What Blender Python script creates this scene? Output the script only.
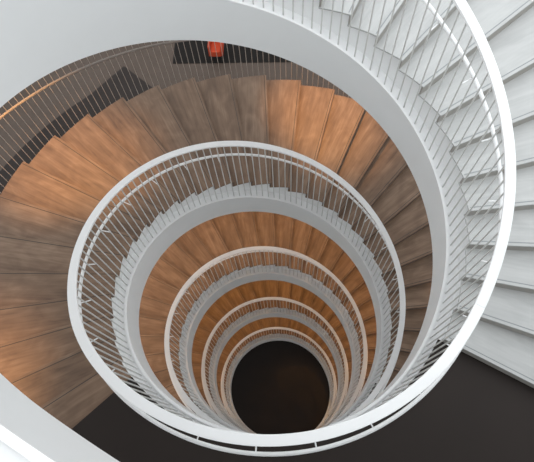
import bpy, bmesh, math, random
from mathutils import Vector, Matrix
random.seed(7)
S = bpy.context.scene
for o in list(bpy.data.objects): bpy.data.objects.remove(o)

# ------------------------------------------------------------------ camera
F, CX, CY, CZ, PIT, YAW = 511.191, 0.2036, -2.2849, 6.2853, 0.3942, 0.0407
cam = bpy.data.cameras.new('camera'); co = bpy.data.objects.new('camera', cam)
S.collection.objects.link(co)
co.matrix_world = Matrix.Translation((CX, CY, CZ)) @ Matrix.Rotation(PIT, 4, 'X') @ Matrix.Rotation(YAW, 4, 'Y')
cam.sensor_fit = 'HORIZONTAL'; cam.sensor_width = 36.0; cam.lens = F / 534.0 * 36.0
cam.clip_start = 0.02
S.camera = co
# ------------------------------------------------------------------ sky and exposure
SKY_HORIZON, SKY_ZENITH = 0.92, 2.2
w = bpy.data.worlds.new('sky'); S.world = w; w.use_nodes = True
wb = w.node_tree.nodes['Background']
# overcast sky: brighter at the zenith than at the horizon
_nt = w.node_tree; _tc = _nt.nodes.new('ShaderNodeTexCoord'); _sx = _nt.nodes.new('ShaderNodeSeparateXYZ'); _mr = _nt.nodes.new('ShaderNodeMapRange')
_mr.inputs['From Min'].default_value = 0.0; _mr.inputs['From Max'].default_value = 1.0
_mr.inputs['To Min'].default_value = SKY_HORIZON; _mr.inputs['To Max'].default_value = SKY_ZENITH
_nt.links.new(_tc.outputs['Generated'], _sx.inputs[0]); _nt.links.new(_sx.outputs['Z'], _mr.inputs['Value']); _nt.links.new(_mr.outputs[0], wb.inputs[1])
wb.inputs[0].default_value = (0.94, 0.975, 1.0, 1); wb.inputs[1].default_value = 1.4
S.view_settings.view_transform = 'Standard'; S.view_settings.look = 'None'
S.view_settings.gamma = 1; S.view_settings.exposure = 0.0
LAMP_W = 800.0
LAMP_COL = (1.0, 0.49, 0.13)
LAMPS = (6, 76, 148, 204)
LAMPS_LOW = (-5, 30, 65, 100, 135, 170, 205)

# ------------------------------------------------------------------ the helix
A, B, H, N = -28.30, 223.15, 4.8, 30
STEP = (B - A) / (N - 1); RISE = H / N
RI, RO = 2.325, 4.90
R_CAP0, R_CAP1 = 2.212, 2.311
R_FAS, R_FACE, R_BAL = 2.191, 2.365, 2.252
H_CAP, H_LIP, H_BOT = 1.489, -0.344, -0.999
H_RAIL, R_RAIL = 0.95, 2.38

def zraw(P):
    t = math.floor((P - (B - 360)) / 360.0); q = P - 360 * t
    return H * t + H * min(max((q - A) / (B - A), 0), 1)
def zsm(P):
    return sum(zraw(P + 12.38 * (k - 4) / 4) for k in range(9)) / 9
def flare(P):                      # the top landing's edge swings outwards
    x = P - 185.0
    if x <= 0: return 0.0
    if x < 80: return 4.2e-5 * x * x + (2.5e-4 * (x - 62) ** 2 if x > 62 else 0)
    return 0.3498 + 0.0157 * (x - 80) if x < 100 else 0.6638
def zlip(P):                       # top edge of the fascia, a little taller where it nears the top landing
    g = 0.22 * math.sin(math.pi * (P - 95) / 135) ** 2 if 95 < P < 230 else 0.0
    return zsm(P) + H_LIP + g - 0.12 * flare(P)
def pol(R, P, z):
    a = math.radians(P); return (R * math.cos(a), R * math.sin(a), z)
def frange(a, b, step):
    n = max(1, int(round((b - a) / step))); return [a + (b - a) * i / n for i in range(n + 1)]

# ------------------------------------------------------------------ materials
def mat(name, col, rough=0.5, metal=0.0, bump=0.0, vary=0.0, scale=8.0, emit=None, estr=0):
    m = bpy.data.materials.new(name); m.use_nodes = True; nt = m.node_tree; b = nt.nodes['Principled BSDF']
    b.inputs['Base Color'].default_value = (*col, 1); b.inputs['Roughness'].default_value = rough
    b.inputs['Metallic'].default_value = metal
    if emit:
        b.inputs['Emission Color'].default_value = (*emit, 1); b.inputs['Emission Strength'].default_value = estr
    if vary or bump:
        tc = nt.nodes.new('ShaderNodeTexCoord'); n = nt.nodes.new('ShaderNodeTexNoise')
        n.inputs['Scale'].default_value = scale; n.inputs['Detail'].default_value = 6
        nt.links.new(tc.outputs['Object'], n.inputs['Vector'])
        if vary:
            mx = nt.nodes.new('ShaderNodeMix'); mx.data_type = 'RGBA'
            mx.inputs[6].default_value = (*[c * (1 - vary) for c in col], 1)
            mx.inputs[7].default_value = (*[min(1, c * (1 + vary)) for c in col], 1)
            nt.links.new(n.outputs['Fac'], mx.inputs[0]); nt.links.new(mx.outputs[2], b.inputs['Base Color'])
        if bump:
            bp = nt.nodes.new('ShaderNodeBump'); bp.inputs['Strength'].default_value = bump
            bp.inputs['Distance'].default_value = 0.005
            nt.links.new(n.outputs['Fac'], bp.inputs['Height']); nt.links.new(bp.outputs[0], b.inputs['Normal'])
    return m

def wood(name, dark, mid, light, rough=0.6, contrast=1.15, rnd=0.35):
    m = bpy.data.materials.new(name); m.use_nodes = True; nt = m.node_tree; L = nt.links
    b = nt.nodes['Principled BSDF']; b.inputs['Roughness'].default_value = rough
    tc = nt.nodes.new('ShaderNodeTexCoord'); oi = nt.nodes.new('ShaderNodeObjectInfo')
    mul = nt.nodes.new('ShaderNodeMath'); mul.operation = 'MULTIPLY'; mul.inputs[1].default_value = 57.0
    L.new(oi.outputs['Random'], mul.inputs[0])
    cmb = nt.nodes.new('ShaderNodeCombineXYZ'); L.new(mul.outputs[0], cmb.inputs[0]); L.new(mul.outputs[0], cmb.inputs[1])
    add = nt.nodes.new('ShaderNodeVectorMath'); add.operation = 'ADD'
    L.new(tc.outputs['Object'], add.inputs[0]); L.new(cmb.outputs[0], add.inputs[1])
    def noise(sx, sy, detail, dist):
        mp = nt.nodes.new('ShaderNodeMapping'); mp.inputs['Scale'].default_value = (sx, sy, 1)
        mp.inputs['Rotation'].default_value = (0, 0, 0.0)
        n = nt.nodes.new('ShaderNodeTexNoise'); n.inputs['Scale'].default_value = 1; n.inputs['Detail'].default_value = detail
        n.inputs['Distortion'].default_value = dist
        L.new(add.outputs[0], mp.inputs[0]); L.new(mp.outputs[0], n.inputs['Vector']); return n
    n1 = noise(1.0, 9.0, 8, 0.7); n2 = noise(2.0, 34.0, 6, 0.2); n3 = noise(2.2, 4.0, 4, 1.0)
    m1 = nt.nodes.new('ShaderNodeMix'); m1.data_type = 'FLOAT'; m1.inputs[0].default_value = 0.35
    L.new(n1.outputs['Fac'], m1.inputs[2]); L.new(n2.outputs['Fac'], m1.inputs[3])
    m2 = nt.nodes.new('ShaderNodeMix'); m2.data_type = 'FLOAT'; m2.inputs[0].default_value = 0.35
    L.new(m1.outputs[0], m2.inputs[2]); L.new(n3.outputs['Fac'], m2.inputs[3])
    r = nt.nodes.new('ShaderNodeMath'); r.operation = 'MULTIPLY_ADD'; r.inputs[1].default_value = 0.22 * rnd
    r.inputs[2].default_value = -0.11 * rnd
    L.new(oi.outputs['Random'], r.inputs[0])
    ad = nt.nodes.new('ShaderNodeMath'); ad.operation = 'ADD'; L.new(m2.outputs[0], ad.inputs[0]); L.new(r.outputs[0], ad.inputs[1])
    cr = nt.nodes.new('ShaderNodeValToRGB'); e = cr.color_ramp.elements
    e[0].position = 0.5 - 0.17 * contrast; e[0].color = (*dark, 1); e[1].position = 0.5 + 0.17 * contrast; e[1].color = (*light, 1)
    x = e.new(0.5); x.color = (*mid, 1)
    L.new(ad.outputs[0], cr.inputs[0]); L.new(cr.outputs[0], b.inputs['Base Color'])
    bp = nt.nodes.new('ShaderNodeBump'); bp.inputs['Strength'].default_value = 0.15; bp.inputs['Distance'].default_value = 0.003
    L.new(m1.outputs[0], bp.inputs['Height']); L.new(bp.outputs[0], b.inputs['Normal'])
    return m

M = {
 'white': mat('white_paint', (0.77, 0.785, 0.785), 0.45, vary=0.03, scale=3),
 'cap': mat('white_lacquer', (0.88, 0.885, 0.885), 0.35, vary=0.015, scale=4),
 'rod': mat('grey_white_paint', (0.62, 0.62, 0.60), 0.45),
 'brown': wood('brown_oak', (0.092, 0.054, 0.033), (0.182, 0.113, 0.071), (0.29, 0.197, 0.135)),
 'pale': wood('pale_grey_oak', (0.38, 0.385, 0.38), (0.45, 0.455, 0.448), (0.52, 0.525, 0.515), rnd=0.2),  # top flight's treads, risers and strips are paler than those of the flights below
 'riser_b': mat('dark_oak', (0.13, 0.095, 0.075), 0.6, vary=0.2),
 'riser_p': mat('taupe_riser', (0.33, 0.315, 0.29), 0.6, vary=0.1),
 'strip_b': mat('dark_rubber', (0.06, 0.045, 0.035), 0.7),
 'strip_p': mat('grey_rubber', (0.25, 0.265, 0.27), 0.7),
 'dark': mat('dark_vinyl', (0.0245, 0.0185, 0.016), 0.6, vary=0.12, scale=2),
 'rail_b': mat('brown_grey_lacquer', (0.25, 0.215, 0.19), 0.5),
 'rod_b': mat('taupe_lacquer', (0.52, 0.46, 0.41), 0.5),
 'stone': mat('brown_grey_terrazzo', (0.088, 0.066, 0.053), 0.6, vary=0.18, scale=5),
 'wall': mat('grey_plaster', (0.45, 0.44, 0.43), 0.8, bump=0.2, scale=20),
 'soffit': mat('grey_white_plaster', (0.7, 0.7, 0.69), 0.8),
 'red': mat('red_orange_fabric', (0.55, 0.065, 0.02), 0.8, bump=0.3, scale=60),
 'black': mat('black_metal', (0.02, 0.02, 0.02), 0.4),
 'rug': mat('near_black_carpet', (0.014, 0.012, 0.011), 0.95, bump=0.4, scale=80),
 'steel': mat('brushed_steel', (0.55, 0.55, 0.54), 0.35, metal=0.8),
 'dark_base': mat('dark_brown_vinyl', (0.026, 0.022, 0.021), 0.7, vary=0.1, scale=2),
 'lens': mat('lit_lens', (0.9, 0.8, 0.6), 0.4, emit=LAMP_COL, estr=8),
}

for _k in ('dark', 'rug', 'stone', 'dark_base'): M[_k].node_tree.nodes['Principled BSDF'].inputs['Specular IOR Level'].default_value = 0.2
# ------------------------------------------------------------------ mesh helpers
COL = S.collection
def link(name, bm, m, parent=None, smooth=False, bevel=0):
    me = bpy.data.meshes.new(name)
    bmesh.ops.recalc_face_normals(bm, faces=bm.faces)
    bm.to_mesh(me); bm.free(); me.materials.append(m)
    if smooth:
        for p in me.polygons: p.use_smooth = True
        me.set_sharp_from_angle(angle=math.radians(35))
    o = bpy.data.objects.new(name, me); COL.objects.link(o)
    if parent: o.parent = parent
    if bevel:
        b = o.modifiers.new('bevel', 'BEVEL'); b.width = bevel; b.segments = 2; b.limit_method = 'ANGLE'
    return o
def empty(name, loc=(0, 0, 0)):
    o = bpy.data.objects.new(name, None); o.location = loc; o.empty_display_size = 0.1; COL.objects.link(o); return o
def tag(o, label=None, cat=None, group=None, kind=None):
    if label: o['label'] = label
    if cat: o['category'] = cat
    if group: o['group'] = group
    if kind: o['kind'] = kind
    return o
def sweep(sections, bm=None, closed=False):
    """sections: list of rings of points -> solid"""
    bm = bm or bmesh.new()
    rings = [[bm.verts.new(p) for p in s] for s in sections]; n = len(rings[0])
    for a, b in zip(rings, rings[1:]):
        for i in range(n): bm.faces.new((a[i], a[(i + 1) % n], b[(i + 1) % n], b[i]))
    if closed:
        a, b = rings[-1], rings[0]
        for i in range(n): bm.faces.new((a[i], a[(i + 1) % n], b[(i + 1) % n], b[i]))
    else:
        bm.faces.new(rings[0][::-1]); bm.faces.new(rings[-1])
    return bm
def band(Ps, r0, r1, z0, z1, bm=None):
    """helical bar; r0,r1,z0,z1 are functions of the angle"""
    return sweep([[pol(r0(P), P, z0(P)), pol(r1(P), P, z0(P)), pol(r1(P), P, z1(P)), pol(r0(P), P, z1(P))] for P in Ps], bm)
def tube(pts, r, seg=8, bm=None):
    secs = []
    for i, p in enumerate(pts):
        a = Vector(pts[max(0, i - 1)]); b = Vector(pts[min(len(pts) - 1, i + 1)]); d = (b - a).normalized()
        u = d.cross(Vector((0, 0, 1))) if abs(d.z) < 0.95 else d.cross(Vector((1, 0, 0)))
        u.normalize(); v = d.cross(u)
        secs.append([Vector(p) + r * (math.cos(2 * math.pi * k / seg) * u + math.sin(2 * math.pi * k / seg) * v) for k in range(seg)])
    return sweep(secs, bm)
def box(x0, x1, y0, y1, z0, z1, bm=None):
    bm = bm or bmesh.new()
    v = [bm.verts.new((x, y, z)) for x in (x0, x1) for y in (y0, y1) for z in (z0, z1)]
    for f in ((0, 1, 3, 2), (4, 6, 7, 5), (0, 4, 5, 1), (2, 3, 7, 6), (0, 2, 6, 4), (1, 5, 7, 3)): bm.faces.new([v[i] for i in f])
    return bm
K = lambda c: (lambda P: c)

# ------------------------------------------------------------------ setting
def ring_floor(z0, z1, r0, r1, a0, a1, bm=None, step=5):
    full = abs(a1 - a0) >= 359.9
    Ps = frange(a0, a1, step)
    if full: Ps = Ps[:-1]
    return sweep([[pol(r0, P, z0), pol(r1, P, z0), pol(r1, P, z1), pol(r0, P, z1)] for P in Ps], bm, closed=full)
WALL_R = 10.6
bmw = bmesh.new()                     # outer wall: parapets, lintels and piers; tall openings added to let sky light in
for k in range(-4, 2):
    ring_floor(H * k - 0.4, H * k + 0.5, WALL_R, WALL_R + 0.25, 0, 360, bmw)
for k in range(16): ring_floor(-4 * H, 5.0, WALL_R + .02, WALL_R + 0.22, k * 22.5, k * 22.5 + 4, bmw, 2)
tag(link('wall_outer', bmw, M['wall']), kind='structure')
bmf = bmesh.new(); bmesh.ops.create_circle(bmf, cap_ends=True, radius=WALL_R, segments=96)
bmesh.ops.translate(bmf, vec=(0, 0, -4 * H), verts=bmf.verts)
ext = bmesh.ops.extrude_face_region(bmf, geom=bmf.faces[:]); bmesh.ops.translate(bmf, vec=(0, 0, -0.2), verts=[g for g in ext['geom'] if isinstance(g, bmesh.types.BMVert)])
tag(link('floor_basement', bmf, M['dark_base']), kind='structure')
for n, nm in ((2, 'floor_lower'), (3, 'floor_deep')):
    tag(link(nm, ring_floor(-H * n - 0.35, -H * n, 5.05, WALL_R, 0, 360), M['dark']), kind='structure')
# hall floor under the first landing: dark vinyl near the stair, brown grey terrazzo beyond
tag(link('floor_hall_terrazzo', ring_floor(-H - 0.35, -H, 5.05, WALL_R, 0, 360), M['stone']), kind='structure')
z0_, z1_ = -H - .001, -H + .004
pairs = [(pol(5.05, 114, 0), pol(5.3, 113, 0)), (pol(5.05, 118, 0), (-3.42, 6.49, 0)), (pol(5.05, 123, 0), (-4.30, 7.24, 0))] + [(pol(5.05, P, 0), pol(8.1, P, 0)) for P in frange(129, 420, 5)]
bmv = sweep([[(a[0], a[1], z0_), (b[0], b[1], z0_), (b[0], b[1], z1_), (a[0], a[1], z1_)] for a, b in pairs])
tag(link('floor_hall_vinyl', bmv, M['dark']), kind='structure')
tag(link('trim_1', ring_floor(-4 * H, -4 * H + .12, R_FAS, R_FAS + .2, -104, -10), M['white']), kind='structure')

# ------------------------------------------------------------------ stair flights
def tread_mesh(back, z_thick=0.022):
    """front edge along +x at angle 0, back edge at angle +STEP (ascending), top at z=0"""
    bm = bmesh.new(); ang = [0] + [STEP * k / 3 for k in (1, 2)] + [STEP + back]
    off = 0.010                                   # nosing overhang
    prof = [[], []]
    for q, z in ((0, 0.0), (1, -z_thick)):
        inner = [pol(RI, a, z) for a in ang]; outer = [pol(RO, a, z) for a in ang]
        inner[0] = (RI, -off, z); outer[0] = (RO, -off, z)
        prof[q] = inner + outer[::-1]
    top = [bm.verts.new(p) for p in prof[0]]; bot = [bm.verts.new(p) for p in prof[1]]
    bm.faces.new(top); bm.faces.new(bot[::-1]); n = len(top)
    for i in range(n): bm.faces.new((top[i], bot[i], bot[(i + 1) % n], top[(i + 1) % n]))
    return bm
def mk(name, bm, m, bevel=0):
    o = link(name, bm, m, bevel=bevel); COL.objects.unlink(o); return o
protos = {}
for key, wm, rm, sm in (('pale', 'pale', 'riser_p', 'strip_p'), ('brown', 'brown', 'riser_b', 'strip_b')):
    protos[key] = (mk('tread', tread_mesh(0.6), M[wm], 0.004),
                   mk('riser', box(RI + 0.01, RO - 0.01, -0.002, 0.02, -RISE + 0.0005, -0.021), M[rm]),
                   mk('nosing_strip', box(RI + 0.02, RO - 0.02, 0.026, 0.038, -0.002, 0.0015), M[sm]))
def copy(o, parent):
    c = o.copy(); COL.objects.link(c); c.parent = parent; return c

FL = [
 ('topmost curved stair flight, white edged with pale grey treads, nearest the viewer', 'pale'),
 ('wide brown flight one turn below the pale treads, fully in view at left and top', 'brown'),
 ('brown curved flight on the second ring down inside the spiral', 'brown'),
 ('small orange lit brown flight on the third ring down the spiral', 'brown'),
 ('lowest and smallest curved flight, ending at the dark basement floor', 'brown'),
]
NB = 90
def stringer_parts(Ps, root, topf_steps=None, flat_top=None, is_land=False):
    fl = flare
    link('fascia', band(Ps, lambda P: R_FAS + fl(P), lambda P: R_FAS + .022 + fl(P), lambda P: max(zsm(P) + H_BOT, -4 * H + 0.002), lambda P: max(zlip(P), -4 * H + 0.01)), M['white'], root, smooth=True)
    f2 = lambda P: fl(P) * 1.55
    link('lip', band(Ps, lambda P: R_FAS - .004 + fl(P), lambda P: R_FAS + .034 + fl(P), lambda P: max(zlip(P), -4 * H + .0105), lambda P: max(zlip(P) + .012, -4 * H + .02)), M['cap'], root, smooth=True)
    link('ledge', band(Ps, lambda P: R_FAS + .0225 + fl(P), lambda P: R_FACE + .02 + f2(P), lambda P: max(zlip(P) - .06, -4 * H + 0.002), lambda P: max(zlip(P) - .022, -4 * H + 0.008)), M['cap'], root, smooth=True)
for n, (lab, key) in enumerate(FL):
    root = tag(empty('stair_flight', (0, 0, -H * n)), lab, 'stairs')
    a0, b0 = A - 360 * n, B - 360 * n
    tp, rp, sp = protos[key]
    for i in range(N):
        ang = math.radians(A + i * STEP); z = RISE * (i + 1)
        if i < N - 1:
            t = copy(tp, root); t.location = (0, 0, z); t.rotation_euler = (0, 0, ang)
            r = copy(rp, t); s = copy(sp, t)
        else:
            r = copy(rp, root); r.location = (0, 0, z); r.rotation_euler = (0, 0, ang)
    Ps = frange(a0, b0, 2.0); shift = H * n
    holder = empty('tmp'); holder.location = (0, 0, 0)
    objs0 = set(COL.objects)
    stringer_parts(Ps, None)
    # face of the stringer under the step ends, its top stepping with the treads
    for nm, r0, r1, low in (('inner_cheek', R_FACE, R_FACE + .03, H_LIP - .05), ('outer_cheek', RO - .09, RO - .04, H_BOT)):
        bm = bmesh.new()
        if nm == 'inner_cheek':
            for i in range(N - 1):
                p0, p1 = a0 + i * STEP, a0 + (i + 1) * STEP; zt = -H * n + RISE * (i + 1) - 0.021
                band(frange(p0, p1, 2.2), lambda P: r0 + 1.55 * flare(P), lambda P: r1 + 1.55 * flare(P), lambda P: max(zsm(P) + low, -4 * H + .001), K(zt), bm)
        else:
            band(Ps, K(r0), K(r1), lambda P: max(zsm(P) + low, -4 * H + .001), lambda P: max(zraw(P) - .22, -4 * H + .01), bm)
        link(nm, bm, M['cap'], None, smooth=True)
    Pq = [P for P in Ps if zsm(P) + H_BOT + .05 > -4 * H]
    link('soffit', band(Pq, K(R_FAS + .022), K(RO - .09), lambda P: zsm(P) + H_BOT, lambda P: zsm(P) + H_BOT + .04), M['soffit'], None, smooth=True)
    for o in set(COL.objects) - objs0:
        o.parent = root; o.matrix_parent_inverse = Matrix.Translation((0, 0, H * n))
    bpy.data.objects.remove(holder)

# ------------------------------------------------------------------ landings
LL = [
 (-1, 'uppermost landing edge with a white fascia, cutting across the bottom left corner'),
 (0, 'broad near black landing floor at the bottom, between pale and brown flights'),
 (1, 'dark landing one storey below, mostly behind the big white handrail'),
 (2, 'dark landing on the second ring down, hidden behind curved white handrails'),
 (3, 'deepest small landing beside the dark round hole at the bottom of the spiral'),
]
for n, lab in LL:
    z = -H * n; p0, p1 = B - 360 * (n + 1), A - 360 * n
    root = tag(empty('stair_landing', (0, 0, z)), lab, 'landing')
    objs0 = set(COL.objects)
    outr = WALL_R - .01 if n <= 0 else 5.05
    Ps = frange(p0, p1, 2.0)
    e = 0.0
    fr = (lambda P: R_FACE - .07 + 1.55 * flare(P))
    link('floor_surface', band(Ps, fr, K(outr), K(z - .03), K(z)), M['dark'])
    link('slab', band(Ps, lambda P: R_FACE + 1.55 * flare(P), K(outr), K(z - 0.35), K(z - .03)), M['soffit'])
    stringer_parts(Ps, None)
    link('inner_cheek', band(Ps, lambda P: R_FACE + 1.55 * flare(P), lambda P: R_FACE + .03 + 1.55 * flare(P), lambda P: zlip(P) - .05, K(z - .031)), M['cap'], smooth=True)
    link('soffit', band(Ps, lambda P: R_FAS + .022 + flare(P), K(RO), lambda P: zsm(P) + H_BOT, lambda P: zsm(P) + H_BOT + .04), M['soffit'], smooth=True)
    for o in set(COL.objects) - objs0:
        o.parent = root; o.matrix_parent_inverse = Matrix.Translation((0, 0, -z))

# ------------------------------------------------------------------ inner balustrades
def rod_mesh(h, r=.009, seg=8):
    bm = bmesh.new()
    return tube([(0, 0, 0), (0, 0, h)], r, seg)
ROD_H = H_CAP - .03 - (H_LIP - .022)
def balustrade(P0, P1, label, group=None):
    z0 = zraw((P0 + P1) / 2)
    root = tag(empty('balustrade', pol(R_BAL + flare((P0 + P1) / 2), (P0 + P1) / 2, zsm((P0 + P1) / 2))), label, 'railing', group)
    inv = Matrix.Translation(-Vector(root.location))
    def own(o): o.parent = root; o.matrix_parent_inverse = inv; return o
    f2 = lambda P: 1.45 * flare(P)
    Ps = frange(P0, P1, 2.0)
    own(link('cap_rail', band(Ps, lambda P: R_CAP0 + f2(P), lambda P: R_CAP1 + f2(P), lambda P: zsm(P) + H_CAP - .035, lambda P: zsm(P) + H_CAP), M['cap'], smooth=True, bevel=.004))
    rail = own(link('handrail', tube([pol(R_RAIL + f2(P), P, zsm(P) + H_RAIL) for P in Ps], .021, 10), M['cap'], smooth=True))
    n = max(1, round((P1 - P0) / 2.83)); first = None
    for i in range(n):
        P = P0 + (P1 - P0) * (i + .5) / n; zb = max(zlip(P) - .022, -4 * H + .005)
        if zlip(P) - .022 < -4 * H or P > 95:   # rods shortened by the floor
            o = own(link('baluster', rod_mesh(zsm(P) + H_CAP - .03 - zb), M['rod'], smooth=True))
        elif first is None:
            first = o = own(link('baluster', rod_mesh(ROD_H), M['rod'], smooth=True))
        else:
            o = first.copy(); COL.objects.link(o); o.parent = root; o.matrix_parent_inverse = inv
        o.location = pol(R_BAL + f2(P), P, zb)
        if i % 5 == 0:
            zr = zsm(P) + H_RAIL; r = R_BAL + f2(P)
            b = tube([pol(r + .006, P, zr - .055), pol(r + .07, P, zr - .055), pol(R_RAIL + f2(P), P, zr - .045), pol(R_RAIL + f2(P), P, zr - .015)], .008, 6)
            own(link('bracket', b, M['cap'], smooth=True))
BL = [
 (0, 'flight', 'near white balustrade over the pale treads, sweeping down the right side'),
 (0, 'landing', 'white curved balustrade along the bottom, in front of the near black landing'),
 (1, 'flight', 'white balustrade on the first full ring, with long slanting rods at left'),
 (1, 'landing', 'white balustrade at the landing one storey below the near black landing'),
 (2, 'flight', 'white balustrade on the second ring down, over brown treads'),
 (2, 'landing', 'pale balustrade along the landing two storeys below the near black one'),
 (3, 'flight', 'warm lit cream balustrade on the third ring down the spiral'),
 (3, 'landing', 'pale balustrade along the deepest landing near the dark round hole'),
 (4, 'flight', 'smallest balustrade, closest around the dark round hole at the centre'),
]
for n, kd, lab in BL:
    if kd == 'flight': balustrade(A - 360 * n, B - 360 * n, lab)
    else: balustrade(B - 360 * (n + 1), A - 360 * n, lab)

# ------------------------------------------------------------------ outer balustrade of the wide brown flight
def outer_balustrade(n, vis, label):
    P0, P1 = A - 360 * n, B - 360 * n; Rb = RO + .05
    root = tag(empty('outer_balustrade', pol(Rb, P0, -H * n)), label, 'railing')
    inv = Matrix.Translation(-Vector(root.location))
    def own(o): o.parent = root; o.matrix_parent_inverse = inv; return o
    Ps = frange(P0, P1, 2.0)
    own(link('cap_rail', band(Ps, K(Rb - .03), K(Rb + .05), lambda P: zsm(P) + 1.45, lambda P: zsm(P) + 1.48), M['rod_b'], smooth=True))
    own(link('handrail', tube([pol(Rb - .09, P, zsm(P) + 1.15) for P in Ps], .022, 10), M['rail_b'], smooth=True))
    n_ = round((P1 - P0) / 1.33); bm = bmesh.new(); first = None; hh = 1.70
    for i in range(n_):
        P = P0 + (P1 - P0) * (i + .5) / n_; p = pol(Rb, P, zsm(P) - .24)
        if vis and vis[0] < P + 360 * n < vis[1]:
            if first is None: first = o = own(link('baluster', rod_mesh(hh, .006), M['rod_b'], smooth=True))
            else: o = first.copy(); COL.objects.link(o); o.parent = root; o.matrix_parent_inverse = inv
            o.location = p
        else: tube([p, (p[0], p[1], p[2] + hh)], .006, 6, bm)
    o = own(link('further_balusters', bm, M['rod_b'], smooth=True)); o['kind'] = 'stuff'
outer_balustrade(1, (62, 180), 'thin brownish outer railing with fine rods along the upper left stair edge')

# ------------------------------------------------------------------ downlights in the undersides
def disc(r, z0, z1, seg=24, bm=None):
    bm = bm or bmesh.new()
    return sweep([[(r * math.cos(2 * math.pi * k / seg), r * math.sin(2 * math.pi * k / seg), z) for k in range(seg)] for z in (z0, z1)], bm)
sp = bpy.data.lights.new('downlight_lamp', 'SPOT'); sp.energy = LAMP_W; sp.color = LAMP_COL
sp.spot_size = math.radians(52); sp.spot_blend = 0.9; sp.shadow_soft_size = 0.06
sp2 = sp.copy(); sp2.energy = LAMP_W * 0.26; sp2.spot_size = math.radians(110)
lp = None
def downlight(n, a, r=4.35):
    global lp
    P = a - 360 * n; z = zsm(P) + H_BOT; r = 4.72 if a in (6, 204) else r
    root = tag(empty('recessed_downlight', pol(r, P, z)), 'round recessed downlight set in the underside of a stair flight', 'lamp', 'recessed downlights under the flights')
    if lp is None:
        bm = sweep([[(q * math.cos(t), q * math.sin(t), zz) for q, zz in ((.075, -.012), (.1, -.012), (.1, .02), (.075, .02))] for t in [2 * math.pi * k / 24 for k in range(24)]], closed=True)
        t_ = link('trim_ring', bm, M['cap'], root); l_ = link('lens', disc(.075, -.004, .01), M['lens'], root); lp = (t_, l_)
    else:
        for o in lp: copy(o, root)
    lo = bpy.data.objects.new('lamp_light', sp if n == 0 else sp2); COL.objects.link(lo); lo.parent = root; lo.location = (0, 0, -.03)
for n in range(4):
    for a in (LAMPS if n == 0 else LAMPS_LOW): downlight(n, a)

# ------------------------------------------------------------------ things on the hall floor
cp = link('carpet', box(-2.95, 1.2, 7.3, 9.6, 0, .012), M['rug']); cp.location = (0, 0, -H)
tag(cp, 'dark rectangular carpet on the hall floor behind the thin outer railing', 'carpet')
ch = tag(empty('armchair', (-1.72, 7.50, -H + .013)), 'small red armchair standing on the dark carpet beyond the outer railing', 'armchair')
link('seat', box(-.14, .14, -.2, .2, .22, .42), M['red'], ch, bevel=.03)
link('backrest', box(-.14, .14, .2, .3, .22, .85), M['red'], ch, bevel=.03)
for s in (-1, 1):
    x0, x1 = sorted((s * .14, s * .19)); link('armrest', box(x0, x1, -.2, .28, .24, .6), M['red'], ch, bevel=.02)
    for y in (-.16, .24): link('leg', tube([(s * .14, y, 0), (s * .13, y * .9, .27)], .015), M['black'], ch)
for t_ in protos.values():
    pass
